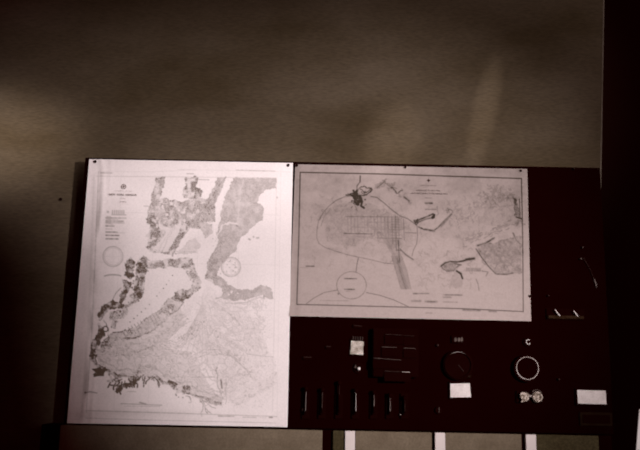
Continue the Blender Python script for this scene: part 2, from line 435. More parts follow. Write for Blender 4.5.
    C.a *= 1 - land * (1 - west) * .35 * np.clip((fbm(X / 6, Y / 6, 137) - .5) * 4, 0, 1)
    C.a += .30 * land * np.clip((152 - X) / 15, 0, 1) * np.clip((Y - 252) / 8, 0, 1) * np.clip((fbm(X / 3, Y / 3, 131) - .4) * 4, 0, 1)
    wet = np.clip((C.a - .03) / .04, 0, 1) * np.clip((Y - 300) / 20, 0, 1) * (1 - land)
    C.a += wet * .16 * iso(12, 7, .10, 141) + wet * .03 * iso(4, 5, .15, 151)
    for k in range(260):
        x, y = rng.uniform(196, 262), rng.uniform(296, 346)
        C.walk(x, y, rng.uniform(.3, 1.2), 7, 1.1, .5, ink=rng.uniform(.08, .22), w=.5)
    for k in range(200):
        x = rng.uniform(120, 235); y = rng.uniform(330, 400)
        if y > 352 + (x - 95) * .42: continue
        C.walk(x, y, rng.uniform(-.5, .8), 9, 1.2, .5, ink=rng.uniform(.10, .24), w=.45)
    # --- compass roses, legends and print
    for c, r in (((113, 256.5), 10), ((231, 267), 9.6)):
        C.ring(c, r, .30, .55, wob=.5); C.ring(c, r - 1.6, .14, .4, wob=.5)
        for k in range(36):
            a = k * PI / 18
            Ln([(c[0] + (r - 1.6) * math.cos(a), c[1] + (r - 1.6) * math.sin(a)), (c[0] + r * math.cos(a), c[1] + r * math.sin(a))], .2, .3)
        Ln([(c[0] - r, c[1]), (c[0] + r, c[1])], .07, .4); Ln([(c[0], c[1] - r), (c[0], c[1] + r)], .07, .4)
    C.ring((113, 277), 9, .42, .7, 2.2, 205, 330)
    Ln([(144, 206), (149, 206.5)], .3, .5); Ln([(199, 179.5), (209, 180)], .34, .5); C.textline(187, 194, 173.8, .35, .5)
    C.textline(101, 112, 173, .32, .7)
    for k in range(7): Ln([(112.5 + k * 1.9, 210.5), (112.5 + k * 1.9, 214)], .42, .5)
    C.dot(108, 212, 1.1, .45); Ln([(112, 214.8), (126, 215)], .38, .5)
    P([(106.5, 216), (111, 216.3), (111, 224), (106.5, 223.5)], .28, warp=False, tex=.5, edge=0)
    for y, x1, i in ((217.8, 126, .42), (219.3, 118, .25), (221, 123.5, .42), (222.6, 124, .36), (224.2, 113, .2), (226, 114, .48), (229, 112, .22), (232, 117, .52), (232.6, 125, .22), (235.3, 119, .55), (238.8, 118, .55)):
        C.textline(106, x1, y, i, .65, .02)
    C.textline(85, 94, 392.2, .36, .6); Ln([(85, 393), (90, 391.6), (97, 393)], .42, .6)
    C.textline(128, 136, 391.5, .25, .5)
    Ln([(121, 403.6), (162, 405.2)], .34, .45); Ln([(140, 402.6), (146, 404.2)], .4, .9); C.textline(124, 160, 406, .22, .4)
    C.textline(218.5, 234, 416, .40, .7); C.textline(243, 256, 417.2, .26, .6); C.textline(260, 266, 417.6, .2, .5); C.textline(269.5, 273, 417.3, .6, .8)
    # --- neat lines
    Ln([(98.5, 171.5), (150, 171.8), (200, 170), (290, 172)], .07, .5); Ln([(236, 170.2), (275, 171.2)], .34, .4, wob=.7); C.textline(178, 195, 169.7, .16, .4)
    Ln([(97, 176.2), (276.5, 178)], .20, .4); Ln([(276.5, 178), (272.6, 411)], .12, .4); Ln([(281, 171), (277, 418)], .06, .4)
    Ln([(98.5, 172), (96, 240), (92, 330), (86.5, 412)], .20, .5, wob=.5); Ln([(94, 175), (92, 240), (88, 330), (82, 412)], .08, 1.2)
    Ln([(86, 410.5), (170, 413), (277, 416.5)], .26, .45, wob=.5); Ln([(86, 418), (150, 420), (276, 423)], .22, .4, wob=.5)
    for y in (212, 262, 308, 356): Ln([(90, y), (278, y + 3)], .07, .35)
    for x in (118, 152, 197, 238): Ln([(x + 3, 176), (x - 4, 412)], .06, .35)
    # --- age stains, handling marks, painted crease shading at the left and lower-left shade
    X, Y = C.X, C.Y
    C.a *= 1.36
    C.a += .05 * np.clip(fbm(X / 30, Y / 30, 31) - .45, 0, 1) * 4
    C.a += .11 * np.exp(-((X - (94 - (Y - 190) * .075)) / 5) ** 2) * np.clip((fbm(X / 9, Y / 30, 43) - .3) * 3, 0, 1)
    C.a += .34 * np.exp(-((X - (101 - (Y - 190) * .075)) / 2.6) ** 2) * np.clip((fbm(X / 7, Y / 16, 41) - .35) * 3, 0, 1)
    C.a += .14 * np.exp(-(((X - 84) / 9) ** 2 + ((Y - 416) / 5) ** 2)) + .10 * np.exp(-(((X - 133) / 60) ** 2 + ((Y - 413) / 3) ** 2))
    C.a += .09 * np.clip((fbm(X / 1.3, Y / 1.3, 51) - .5) * 2, 0, 1) * (.4 + .6 * np.clip((260 - X) / 90, 0, 1))
    lowl_shade = np.clip((300 - X) / 230, 0, 1) * np.clip((Y - 190) / 230, 0, 1)
    C.a += .10 * lowl_shade  # shade towards the lower left, painted into the ink
    return C
#--ART-R--
def draw_approaches_chart():
    C = Canvas(284, 158, 538, 328)
    P, Ln = C.poly, C.line
    # frame
    Ln([(300.2, 172.4), (380, 174), (521.4, 178.6)], .60, .5); Ln([(300.2, 172.4), (298.8, 240), (296.8, 304.4)], .55, .5)
    Ln([(296.8, 304.4), (400, 307), (460, 308.6), (523, 311.6)], .55, .5); Ln([(521.4, 178.6), (522.6, 240), (523.2, 311.6)], .55, .5)
    Ln([(463, 309.9), (480, 310.4)], .34, 1.0, wob=.5); Ln([(489, 311.2), (496, 311.4)], .34, .9); Ln([(519.3, 199), (520.2, 218)], .5, .4)
    # New York city cluster
    P([(349, 195), (353, 192), (356, 190), (358, 194), (361, 196), (361, 203), (358, 206), (355, 203), (353, 198)], .60, tex=.9)
    for k in range(60): C.dot(356 + rng.normal(0, 3.2), 199 + rng.normal(0, 4.5), rng.uniform(.5, 1.), rng.uniform(.4, .75))
    Ln([(346, 195.2), (352, 195)], .65, .6); Ln([(360.2, 176), (360, 182)], .55, .55); Ln([(360, 182), (357, 186), (357, 191)], .4, .5)
    Ln([(358, 191), (361, 187), (365, 186), (372, 189), (368, 194), (362, 195)], .5, .7, warp=True); Ln([(361, 190), (366, 192), (371, 189)], .45, .6, warp=True)
    Ln([(360, 196), (362, 202), (361, 206), (364, 208)], .75, 1.0); C.dot(356, 200, .9, .9); C.dot(357, 204, .8, .8)
    for k in range(9): C.walk(rng.uniform(352, 366), rng.uniform(188, 208), rng.uniform(0, 6), 5, 1.1, .8, ink=.34, w=.4)
    # Hudson country and Connecticut shore scribble
    for k in range(30):
        t = rng.random(); x = 374 + t * 36; y = 181 + abs(t - .25) * 28 + rng.normal(0, 2)
        C.walk(x, y, rng.uniform(-.3, 1.3), 4, 1.0, .8, ink=rng.uniform(.10, .24), w=.65)
    Ln([(377, 188), (385, 181)], .32, .8); Ln([(392, 188), (398, 194), (403, 190)], .4, .7, warp=True); Ln([(404, 197), (409, 201)], .34, .9)
    # the great curve
    Ln([(352, 196), (344, 197), (336, 200.5), (329, 206), (323, 213), (318.5, 221), (317, 230), (316.8, 238), (319, 243.5), (325, 247.5), (335, 251), (348, 255), (358, 257), (372, 260), (384, 263), (394, 264)], .28, .45, wob=.5)
    Ln([(371, 196.5), (377, 197.5), (384, 203), (392, 210), (400, 216), (408, 219), (415, 224)], .34, .55)
    Ln([(330, 210), (324, 217), (321, 226)], .2, .5); Ln([(346, 214), (341, 226), (332, 236)], .14, .5)
    Ln([(417, 225), (417.5, 236), (416.6, 244), (413.5, 250), (412, 256)], .30, .5)
    # shaded shelf
    P([(322, 214), (336, 205), (352, 203), (372, 204), (392, 214), (410, 224), (414, 240), (404, 256), (392, 250), (372, 238), (346, 246), (326, 242)], .07, tex=1.2, edge=0)
    for k in range(70): C.walk(rng.uniform(324, 404), rng.uniform(208, 246), rng.uniform(0, 6), 9, 1.1, .7, ink=rng.uniform(.08, .2), w=.4)
    # hatched lanes
    for k in range(17):
        x = 348 + k * 3.3 + rng.normal(0, .3)
        Ln([(x, 216 + rng.uniform(-2, 2)), (x + .4, 232 + rng.uniform(-3, 8) * (x > 370))], rng.uniform(.14, .28), .4)
    for (x, a, b, i) in ((395.5, 216, 251, .42), (392, 217, 244, .34), (388, 216, 240, .26), (398.5, 218, 246, .3), (403.5, 219, 240, .3), (385, 218, 238, .22)): Ln([(x, a), (x + .8, b)], i, .45)
    for k in range(9): Ln([(391, 219 + k * 2.7), (399.5, 219.4 + k * 2.7)], .30, .35)
    for (a, y, b, i) in ((344, 233.4, 372, .42), (346, 216.5, 398, .3), (352, 227, 380, .22), (362, 222, 392, .2), (372, 229, 404, .22), (405, 232.5, 416, .3), (377, 238, 402, .34), (356, 236.6, 366, .2)): Ln([(a, y), (b, y + .6)], i, .5, wob=.4)
    for k in range(12):
        Ln([(364 + k * 2.4, 224 + k * .3), (380 + k * 2, 234 + k * 1.1), (391 + k * .8, 252), (399 + k * .7, 270), (401 + k * .9, 289)], rng.uniform(.10, .26), .42)
    for k in range(9): Ln([(391.5 + k * .9, 256), (401 + k * 1.0, 289)], rng.uniform(.2, .42), .4)
    Ln([(398, 240), (399.6, 263)], .5, .5); Ln([(396, 250), (402, 250.6)], .5, .5); Ln([(400, 249), (406, 255), (413, 259.5)], .42, .8)
    Ln([(397, 258), (401, 274), (406, 289)], .40, .6)
    # scale circle with its stalk
    Ln([(358.6, 257.5), (357, 264), (356, 272)], .36, .5); C.ring((351.5, 285.3), 14.8, .30, .42, 13.6, wob=.6)
    C.textline(344.5, 356.5, 278.6, .5, .6); C.textline(344.5, 354.5, 289.3, .5, .65); C.textline(346, 350, 291.3, .24, .5); C.dot(338.5, 293.8, 1, .45)
    Ln([(306.5, 303.6), (314, 298), (324, 292.6), (337.5, 290)], .34, .45); Ln([(366.5, 292.6), (380, 295.4), (394, 300), (409, 307)], .38, .45)
    C.textline(306, 314, 266.2, .45, .6); C.textline(320, 349, 300.5, .17, .5); C.textline(320, 327, 305, .3, .6); C.textline(300, 309, 267.5, .12, .4)
    # central shoals
    Ln([(414.5, 223), (420, 219.4), (426, 217), (433, 214)], .50, .9, wob=.5); P([(413, 220.5), (418, 219.5), (418.5, 223.5), (414.5, 225.5)], .42, tex=.8)
    Ln([(418, 222.4), (425, 219.4), (431, 218)], .44, .7); P([(431, 217.5), (434, 214), (435.3, 214.5), (434.5, 218.3), (432, 219)], .85, tex=.2, warp=False)
    Ln([(418.5, 227), (424, 229.6), (433, 231), (438, 227.6), (444, 221), (451.5, 214)], .40, .7, wob=.5); Ln([(425, 229.4), (434, 231)], .44, 1.0, wob=.6)
    Ln([(441, 226), (451.5, 214.4)], .30, 1.2, wob=.5); C.walk(452, 213, -.6, 8, ink=.28, w=.6)
    C.walk(436, 216, -.6, 9, ink=.2, w=.5)
    # faint eastern scribble of land
    for k in range(150):
        t = rng.random(); x = 446 + t * 74; y = 211 - 14 * t + 8 * math.sin(t * 7) + rng.normal(0, 5)
        C.walk(x, y, rng.uniform(0, 6.3), 5, 1.0, .9, ink=rng.uniform(.05, .19), w=.6)
    for k in range(34): C.walk(rng.uniform(490, 512), rng.uniform(192, 208), rng.uniform(0, 6), 4, 1.0, .8, ink=.16, w=.6)
    P([(514, 198), (516.5, 199), (518, 206), (521, 209), (521, 217), (515, 216), (514, 208)], .26, tex=.7); Ln([(514.5, 199), (516, 205)], .45, .9); Ln([(516, 217), (522, 219)], .5, .9)
    P([(490, 200), (512, 196), (520, 220), (500, 228), (478, 222)], .05, tex=1.2, edge=0)
    for k in range(70):
        t = rng.random()
        C.walk(462 + 58 * t + rng.normal(0, 2), 244 - 24 * t + rng.normal(0, 2), -.4, 3, 1.1, .4, ink=rng.uniform(.08, .24), w=.65)
    Ln([(478, 245.5), (486, 243), (494, 238)], .46, 1.0, wob=.5)
    # Cape Cod side land
    P([(477, 250), (484, 244), (496, 243), (508, 238), (521, 236), (521.5, 273), (513, 273.6), (497, 274), (490, 268), (482, 260)], .15, tex=1.0, edge=.06, fs=1.6)
    Ln([(476, 249), (482, 258), (489, 267), (496, 274), (506, 274.5), (513, 273)], .46, .7, warp=False, wob=.3)
    for q in ((495, 266, 3), (510, 267, 3.2), (503, 258, 3), (486, 252, 2.4), (516, 262, 2)): P([(q[0], q[1] - q[2]), (q[0] + q[2], q[1]), (q[0], q[1] + q[2]), (q[0] - q[2], q[1])], .6, mode='erase', edge=0)
    for k in range(40): C.walk(rng.uniform(484, 520), rng.uniform(246, 270), rng.uniform(0, 6), 6, 1.1, .8, ink=rng.uniform(.14, .3), w=.5)
    Ln([(513, 233), (516, 240), (520, 244)], .3, .8)
    # Long Island end
    Ln([(441, 266.2), (445, 263), (450, 261.6), (457, 262), (463, 261), (468, 259.3), (474, 258.4)], .62, .9, wob=.4); Ln([(466, 259.6), (474, 258.6)], .62, 1.3)
    Ln([(442, 265), (443, 269), (448, 271.5), (454, 271), (457, 267), (461, 265.5)], .40, .8, warp=True)
    P([(443, 264), (456, 262), (456, 269), (449, 272), (444, 268)], .22, tex=1.0)
    Ln([(454, 263.5), (461, 265)], .5, .7); Ln([(456.5, 271), (460.5, 273.4), (462.5, 278.6)], .72, .9); Ln([(459, 272.5), (461, 274)], .7, 1.1)
    P([(466, 267.6), (481, 268), (481, 271.6), (465.5, 271.4)], .20, warp=False, tex=.6, edge=0); Ln([(482, 271), (488, 272), (486, 276)], .3, .6)
    Ln([(476, 279), (478, 284), (479, 290)], .30, .5)
    for k in range(60): C.walk(rng.uniform(418, 470), rng.uniform(248, 290), rng.uniform(0, 6), 6, 1.1, .8, ink=rng.uniform(.07, .17), w=.5)
    P([(456, 268), (463, 279), (462, 288), (448, 288), (452, 276)], .10, tex=.8, edge=0)
    for k in range(700):
        x, y = rng.uniform(304, 518), rng.uniform(200, 296)
        if x < 400 and y > 255: continue
        C.dot(x, y, .34, rng.uniform(.06, .18))
    # print
    C.textline(413.5, 428.5, 293.6, .36, .8, 0, seed=2); C.textline(412, 420.5, 301, .24, 1.1, .01); C.textline(425.5, 437, 301.6, .38, 1.1, .02)
    C.textline(443.5, 462, 294.8, .36, .7, .02); C.textline(443.5, 451, 297.2, .28, .9); C.textline(443.5, 457, 302, .3, .6, .02); C.textline(426, 432, 313, .26, .5)
    C.textline(425, 432, 198, .2, .5); C.textline(425.5, 432, 203.2, .42, .9); C.textline(425.5, 436.5, 209.4, .36, .6)
    # patchy age stains; paper tone darker towards top, upper right and left edge
    X, Y = C.X, C.Y
    C.a *= 1.6
    for k in range(240):
        C.walk(rng.uniform(304, 518), rng.uniform(196, 268), rng.uniform(0, 6), 6, 1.1, .8, ink=rng.uniform(.05, .15), w=.6, mode='add')
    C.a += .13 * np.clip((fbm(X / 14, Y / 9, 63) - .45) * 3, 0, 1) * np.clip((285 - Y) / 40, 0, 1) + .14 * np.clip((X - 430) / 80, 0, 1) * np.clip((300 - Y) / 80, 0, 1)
    C.a += .07 * np.clip((fbm(X / 3, Y / 3, 64) - .5) * 3, 0, 1)
    C.a += .10 * np.clip((fbm(X / 26, Y / 26, 61) - .38) * 3, 0, 1) * np.clip((265 - Y) / 70, 0, 1)
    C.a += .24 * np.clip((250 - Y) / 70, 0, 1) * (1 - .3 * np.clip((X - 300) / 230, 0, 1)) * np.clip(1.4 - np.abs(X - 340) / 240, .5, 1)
    C.a += .05 * np.clip((fbm(X / 1.3, Y / 1.3, 71) - .45) * 2, 0, 1) + .05 * (fbm(X / 60, Y / 3, 75) - .4)
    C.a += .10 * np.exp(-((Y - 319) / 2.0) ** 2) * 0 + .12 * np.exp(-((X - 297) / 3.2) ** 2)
    return C
#--ART-END--

def chart_material(name):
    m, nt, b = base_mat(name, (1, 1, 1), .92, .02)
    N, L = nt.nodes, nt.links
    at = N.new('ShaderNodeVertexColor'); at.layer_name = 'print'
    tc = N.new('ShaderNodeTexCoord')
    no = N.new('ShaderNodeTexNoise'); no.inputs['Scale'].default_value = 160; no.inputs['Detail'].default_value = 3
    L.new(tc.outputs['Object'], no.inputs['Vector'])
    mr = N.new('ShaderNodeMapRange'); mr.inputs['To Min'].default_value = .95; mr.inputs['To Max'].default_value = 1.05
    mr.inputs['From Min'].default_value = .3; mr.inputs['From Max'].default_value = .7
    L.new(no.outputs['Fac'], mr.inputs['Value'])
    vm = N.new('ShaderNodeVectorMath'); vm.operation = 'SCALE'
    L.new(at.outputs['Color'], vm.inputs[0]); L.new(mr.outputs['Result'], vm.inputs['Scale'])
    L.new(vm.outputs['Vector'], b.inputs['Base Color'])
    return m

def paper(name, corners, canvas, nx, nz, paper_rgb, ink_rgb, relief, label, pivot):
    """one sheet of paper standing on the board, with its print as a colour attribute"""
    c = [W(*q, Y=-.003) for q in corners]           # TL TR BR BL
    u, v = np.meshgrid(np.linspace(0, 1, nx), np.linspace(0, 1, nz))
    co = np.zeros((nz, nx, 3))
    for k in range(3):
        co[..., k] = (c[0][k] * (1 - u) + c[1][k] * u) * (1 - v) + (c[3][k] * (1 - u) + c[2][k] * u) * v
    # where each point of the sheet falls on the measured drawing
    R = np.array(ROTI)
    d = (co - np.array(CAM)) @ R.T
    px = 320 + F * d[..., 0] / -d[..., 2]; py = 225 - F * d[..., 1] / -d[..., 2]
    ink = canvas.sample(px, py)
    co[..., 1] -= relief(u, v)
    ink = np.clip(ink, 0, .97)[..., None]
    rgb = np.array(paper_rgb) * (1 - ink) + np.array(ink_rgb) * ink
    base = Vector(pivot)
    co -= np.array(base)
    me = bpy.data.meshes.new(name)
    n = nx * nz
    i = np.arange(n).reshape(nz, nx)
    f = np.stack([i[:-1, :-1], i[1:, :-1], i[1:, 1:], i[:-1, 1:]], -1).reshape(-1, 4)
    me.vertices.add(n); me.vertices.foreach_set('co', co.reshape(-1).astype(np.float32))
    me.loops.add(f.size); me.loops.foreach_set('vertex_index', f.reshape(-1).astype(np.int32))
    me.polygons.add(len(f)); me.polygons.foreach_set('loop_start', np.arange(0, f.size, 4, dtype=np.int32))
    me.update(calc_edges=True)
    ca = me.color_attributes.new('print', 'FLOAT_COLOR', 'POINT')
    ca.data.foreach_set('color', np.concatenate([rgb.reshape(-1, 3), np.ones((n, 1))], 1).reshape(-1).astype(np.float32))
    me.polygons.foreach_set('use_smooth', np.ones(len(f), bool))
    me.materials.append(chart_material(name + '_paper'))
    o = link(bpy.data.objects.new(name, me))
    o.location = base
    return tag(o, label, 'chart')

def text_part(parent, name, s, px, py, height_px, mat, width_px=None, Y=-.0052):
    cu = bpy.data.curves.new(name, 'FONT')
    cu.body = s; cu.size = 1.0; cu.offset = .010; cu.space_word = 1.7; cu.space_character = 1.12; cu.align_x = 'CENTER'; cu.align_y = 'CENTER'; cu.resolution_u = 3
    tmp = bpy.data.objects.new(name, cu); COL.objects.link(tmp)
    bpy.context.view_layer.update()
    me = bpy.data.meshes.new_from_object(tmp.evaluated_get(bpy.context.evaluated_depsgraph_get()))
    bpy.data.objects.remove(tmp)
    xs = [v.co.x for v in me.vertices]; ys = [v.co.y for v in me.vertices]
    sy = height_px * K / (max(ys) - min(ys)); sx = (width_px * K / (max(xs) - min(xs))) if width_px else sy
    p = W(px, py, Y) - parent.location
    for v in me.vertices:
        v.co = Vector((p.x + v.co.x * sx, p.y, p.z + v.co.y * sy))
    me.materials.clear(); me.materials.append(mat)
    return link(bpy.data.objects.new(name, me), parent)

def emblem_part(parent, px, py, r_px, mat, solid=False):
    p = W(px, py, -.005) - parent.location
    m = MB(); R = r_px * K
    if not solid:
        m.arc(p, R, R * .16, n=24, m=5)
        m.ball(p, R * .5, (1, .1, 1.1), 10)
        for k in range(4):
            a = k * PI / 2 + .4
            m.ball((p.x + R * .6 * math.cos(a), p.y, p.z + R * .6 * math.sin(a)), R * .2, (1, .15, 1), 6)
    else:                                            # small eagle like mark over a shield
        m.ball(p, R * .55, (.9, .1, 1.2), 10)
        m.prism([(p.x - R, p.z + R * .1), (p.x - R * .2, p.z + R * .5), (p.x, p.z + R * 1.1), (p.x + R * .2, p.z + R * .5), (p.x + R, p.z + R * .1), (p.x + R * .4, p.z - R * .2), (p.x, p.z - R * .9), (p.x - R * .4, p.z - R * .2)], p.y, p.y - .0004)
    return m.build('emblem', mat, parent)

# ================================================================== the setting
WY = 0.075
e0, e1 = W(603, 0, WY), W(600.0, 167.5, WY)
slope = (e0.x - e1.x) / (e0.z - e1.z)
ex = lambda z: e1.x + slope * (z - e1.z)
ZT = 4.2
tag(MB().prism([(-3.6, 0), (ex(0), 0), (ex(ZT), ZT), (-3.6, ZT)], WY, WY + .06).build('wall_back', M['wall']), kind='structure')
tag(MB().prism([(ex(0) + .0005, 0), (ex(0) + .006, 0), (ex(ZT) + .006, ZT), (ex(ZT) + .0005, ZT)], WY - .001, WY + .06).build('trim_1', M['edge']), kind='structure')
tag(MB().box((2.6, 1.13, ZT / 2), (5.2, .06, ZT)).build('wall_recess', M['recess']), kind='structure')
tag(MB().box((-.2, -1.3, -.03), (11.6, 5.2, .06)).build('floor', M['floor']), kind='structure')

# ================================================================== the big black board
b0 = W(85.2, 158, .004); b1 = W(607, 300, .004)
ztop = W(300, 161.8, .004).z; zbot = W(320, 428.6, .004).z
t = thing('mounting_board', (0, .010, zbot), 'large black board behind both charts, standing in front of the brown wall', 'board')
MB().box(((b0.x + b1.x) / 2, 0, (ztop - zbot) / 2), (b1.x - b0.x, .012, ztop - zbot), bevel=.002).build('panel', M['black'], t)
for (cx, cz) in ((b0.x + .25, .2), (b1.x - .25, .2), (b0.x + .25, .85), (b1.x - .25, .85)):
    MB().rod((cx, .006, cz), (cx, WY - .010, cz), .012).build('standoff', M['black'], t)

# ================================================================== charts
pinm = M['pin']
LC = [(89.3, 159.2), (293, 163), (287.6, 427), (67, 423.2)]
RC = [(295.3, 164.3), (527.2, 169), (531, 321.3), (289.2, 316.2)]
def relief_l(u, v):
    r = .0006 + .0022 * np.exp(-((u - .06 - .02 * np.sin(v * 9)) / .014) ** 2) * (.5 + .5 * np.sin(v * 7 + 1)) \
        + .0016 * np.exp(-((u - .11) / .012) ** 2) * (.5 + .5 * np.sin(v * 5 + 3))
    r += .0022 * fbm(u * 5, v * 6, 81) * .6
    corner = np.clip((u + v - 1.86) / .14, 0, 1)
    r += .010 * corner ** 2
    return r
def relief_r(u, v):
    return .0005 + .0022 * fbm(u * 6, v * 4, 91) * .6 + .006 * np.clip((v - .93) / .07, 0, 1) ** 2 * fbm(u * 5, v * 0, 95)
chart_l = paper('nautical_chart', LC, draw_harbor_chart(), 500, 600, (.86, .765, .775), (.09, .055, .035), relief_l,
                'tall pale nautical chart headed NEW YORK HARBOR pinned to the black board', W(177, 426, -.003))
chart_r = paper('nautical_chart', RC, draw_approaches_chart(), 560, 390, (.415, .332, .318), (.03, .02, .013), relief_r,
                'wide greyer nautical chart with ruled frame and small circle, pinned beside the taller harbor chart', W(410, 319, -.003))
inkL = ink_material('chart_ink', (.16, .115, .10)); inkL2 = ink_material('chart_ink_pale', (.46, .38, .37))
inkR = ink_material('print_ink', (.055, .03, .024)); inkR2 = ink_material('print_ink_pale', (.15, .105, .095))
def rel(o, name): pass
YL = -.0075
emblem_part(chart_l, 123.6, 186.6, 2.3, ink_material('emblem_ink', (.24, .18, .17)))
text_part(chart_l, 'heading_text', 'UNITED STATES - EAST COAST', 123.6, 191.0, .9, inkL2, 17, YL)
text_part(chart_l, 'title_text', 'NEW YORK HARBOR', 122.8, 194.8, 2.0, inkL, 28, YL)
text_part(chart_l, 'scale_text', 'SCALE', 123, 198.4, .8, inkL2, 5, YL)
text_part(chart_l, 'soundings_text', 'SOUNDINGS', 122.8, 201.8, 1.1, ink_material('note_ink', (.3, .235, .23)), 6.5, YL)
emblem_part(chart_r, 428.6, 180.6, 2.0, inkR, True)
text_part(chart_r, 'heading_text', 'UNITED STATES - EAST COAST', 428.8, 185.6, 1.0, inkR2, 16, YL)
text_part(chart_r, 'title_text', 'APPROACHES TO NEW YORK', 428.2, 190.5, 1.3, ink_material('title_ink', (.10, .065, .055)), 24, YL)
text_part(chart_r, 'subtitle_text', 'NANTUCKET SHOALS TO FIVE FATHOM BANK', 429.2, 193.6, 1.3, inkR, 37, YL)

# push pins
def push_pin(px, py, label, small=1.0):
    p = W(px, py, -.004)
    o = thing('push_pin', p, label, 'pin', 'pins holding the charts')
    MB().disc((0, -.005, 0), .0055 * small, .0030, 16).build('head', pinm, o)
    MB().rod((0, -.0035, 0), (0, .010, 0), .0012, seg=8).build('shaft', pinm, o)
push_pin(95.6, 161.8, 'dark pin in the top left corner of the tall pale chart')
push_pin(288.4, 165.4, 'dark pin in the top right corner of the tall pale chart')
push_pin(296.8, 165.6, 'dark pin in the top left corner of the wide grey chart')
push_pin(405.2, 167.6, 'dark pin at the middle of the wide chart\'s top edge', .8)
push_pin(520.6, 171, 'dark pin in the top right corner of the wide grey chart', .8)
push_pin(530.0, 296.2, 'dark pin on the right edge of the wide chart, near its bottom', .95)

nl = thing('wall_nail', W(61.3, 199.5, WY), 'small dark nail in the brown wall left of the tall chart', 'nail')
MB().disc((0, -.006, 0), .006, .003, 14).build('head', pinm, nl)
MB().rod((0, -.005, 0), (0, .02, 0), .0016, seg=8).build('shaft', pinm, nl)

# ================================================================== things on the black board
FY = 0.004          # face of the board
def at(px, py): return W(px, py, FY - .0005)

# seven lever switches in a row
ordw = ['leftmost', 'second from left', 'third from left', 'middle', 'third from right', 'second from right', 'rightmost']
lev = [(305.6, 401, 19, 'mid'), (322, 400, 15, 'dim'), (338.8, 390, 9, 'faint'), (355.5, 402, 18, 'bright'), (373.6, 400.5, 11, 'mid'), (389.6, 404.5, 13, 'mid'), (404.2, 406, 11, 'faint')]
def lever_switch(px, py, h, mk, label):
    p = at(px, 414)
    o = thing('lever_switch', p, label, 'switch', 'lever switches in a row')
    MB().box((0, -.004, .030), (.030, .008, .095), bevel=.002).build('base_plate', M['black2'], o)
    MB().box((0, -.013, .006), (.012, .012, .014), bevel=.001).build('hinge', M['black2'], o)
    z0 = (at(px, py + h / 2) - p).z; z1 = (at(px, py - h / 2) - p).z
    hd = MB().rod((0, -.018, .004), (0, -.018, z1 + .006), .0045).build('lever', M['black2'], o, True)
    MB().rod((0, -.0225, z0), (0, -.0225, z1), .0009, .0006, seg=8).build('glint_strip', M[mk], hd)  # glint along the lever, built as a thin pale strip
    MB().ball((0, -.018, z1 + .010), .008, (1, 1, 1.2)).build('knob', M['black2'], o, True)
for (px, py, h, mk), w in zip(lev, ordw):
    lever_switch(px, py, h, mk, 'black lever switch, %s of seven in the row' % w)

# little contact blades
def contact(px, py, mk, w, h, label):
    o = thing('contact_screw', at(px, py), label, 'screw', 'small contact screws')
    MB().disc((0, -.004, 0), max(w, h) * K * .62, .008, 14).build('collar', M['black2'], o)
    MB().ball((0, -.008, 0), 1.0, (w * K / 2, .003, h * K / 2), 10).build('head', M[mk], o, True)
contact(400.2, 414.6, 'mid', 1.3, 1.3, 'tiny worn screw just below the two rightmost lever switches')
contact(302.8, 409.6, 'faint', 1.8, 2.6, 'tiny dull screw beside the foot of the leftmost lever switch')
contact(438.6, 410, 'dim', 1.0, 5.5, 'narrow upright metal screw blade below and left of the blank white card')
contact(437.5, 345.2, 'faint', 2.0, 2.4, 'tiny dull screw to the left of the arched dial')
contact(558.4, 379.3, 'faint', 2.0, 1.6, 'tiny dull screw to the right of the bright ring gauge')
contact(582, 247.6, 'dim', 1.6, 1.4, 'upper of two tiny screws on the dark board right of the wide chart')
contact(580.2, 259, 'dim', 1.8, 1.8, 'lower of two tiny screws on the dark board right of the wide chart')
contact(573.5, 165.2 + 3.8, 'faint', 1.6, 1.2, 'tiny screw at the top edge of the black board, right of the wide chart')
contact(548, 295.8, 'faint', 1.2, 1.8, 'tiny dull screw beside the lower right edge of the wide chart')

# stained ticket with a comb of teeth above
p = at(356.9, 354.5)
o = thing('stained_ticket', p, 'small square stained paper ticket clipped above a bright knob on the black board', 'ticket')
hw, hh = 6.3 * K, 13 * K
pts = [(-hw - .001, 0), (-hw * .3, .001), (hw * .2, -.001), (hw - .002, -.001), (hw - .001, hh * .2), (hw - .002, hh * .5), (hw + .001, hh * .8), (hw + .001, hh * .95), (hw * .6, hh), (-hw * .4, hh - .001), (-hw + .002, hh + .001), (-hw + .001, hh * .5)]
MB().prism(pts, -.0065, -.008).build('paper', M['ticket'], o)
MB().box((0, -.003, hh * .55), (hw * 2.1, .006, hh * 1.25), bevel=.001).build('backing', M['black2'], o)
m = MB()
for k in range(5):
    x = -hw + .010 + k * .0092
    m.box((x, -.008, hh + .010), (.0018, .003, .013))
m.build('comb_clip', M['dim'], o)

p = at(358.7, 368.8)
o = thing('toggle_knob', p, 'tiny bright round knob with a small grey pointer below the stained ticket', 'knob')
MB().disc((0, -.003, .003), .020, .006, 28).build('base_plate', M['black2'], o)
MB().rod((0, -.006, 0), (0, -.014, 0), .003).build('stem', M['dim'], o)
MB().ball((0, -.016, 0), .0066).build('ball', M['bright'], o, True)
MB().prism([(-.020, .006), (-.014, .010), (-.0125, .019), (-.010, .012), (-.009, -.001), (-.0125, .004)], -.008, -.010).build('pointer', M['dim'], o)

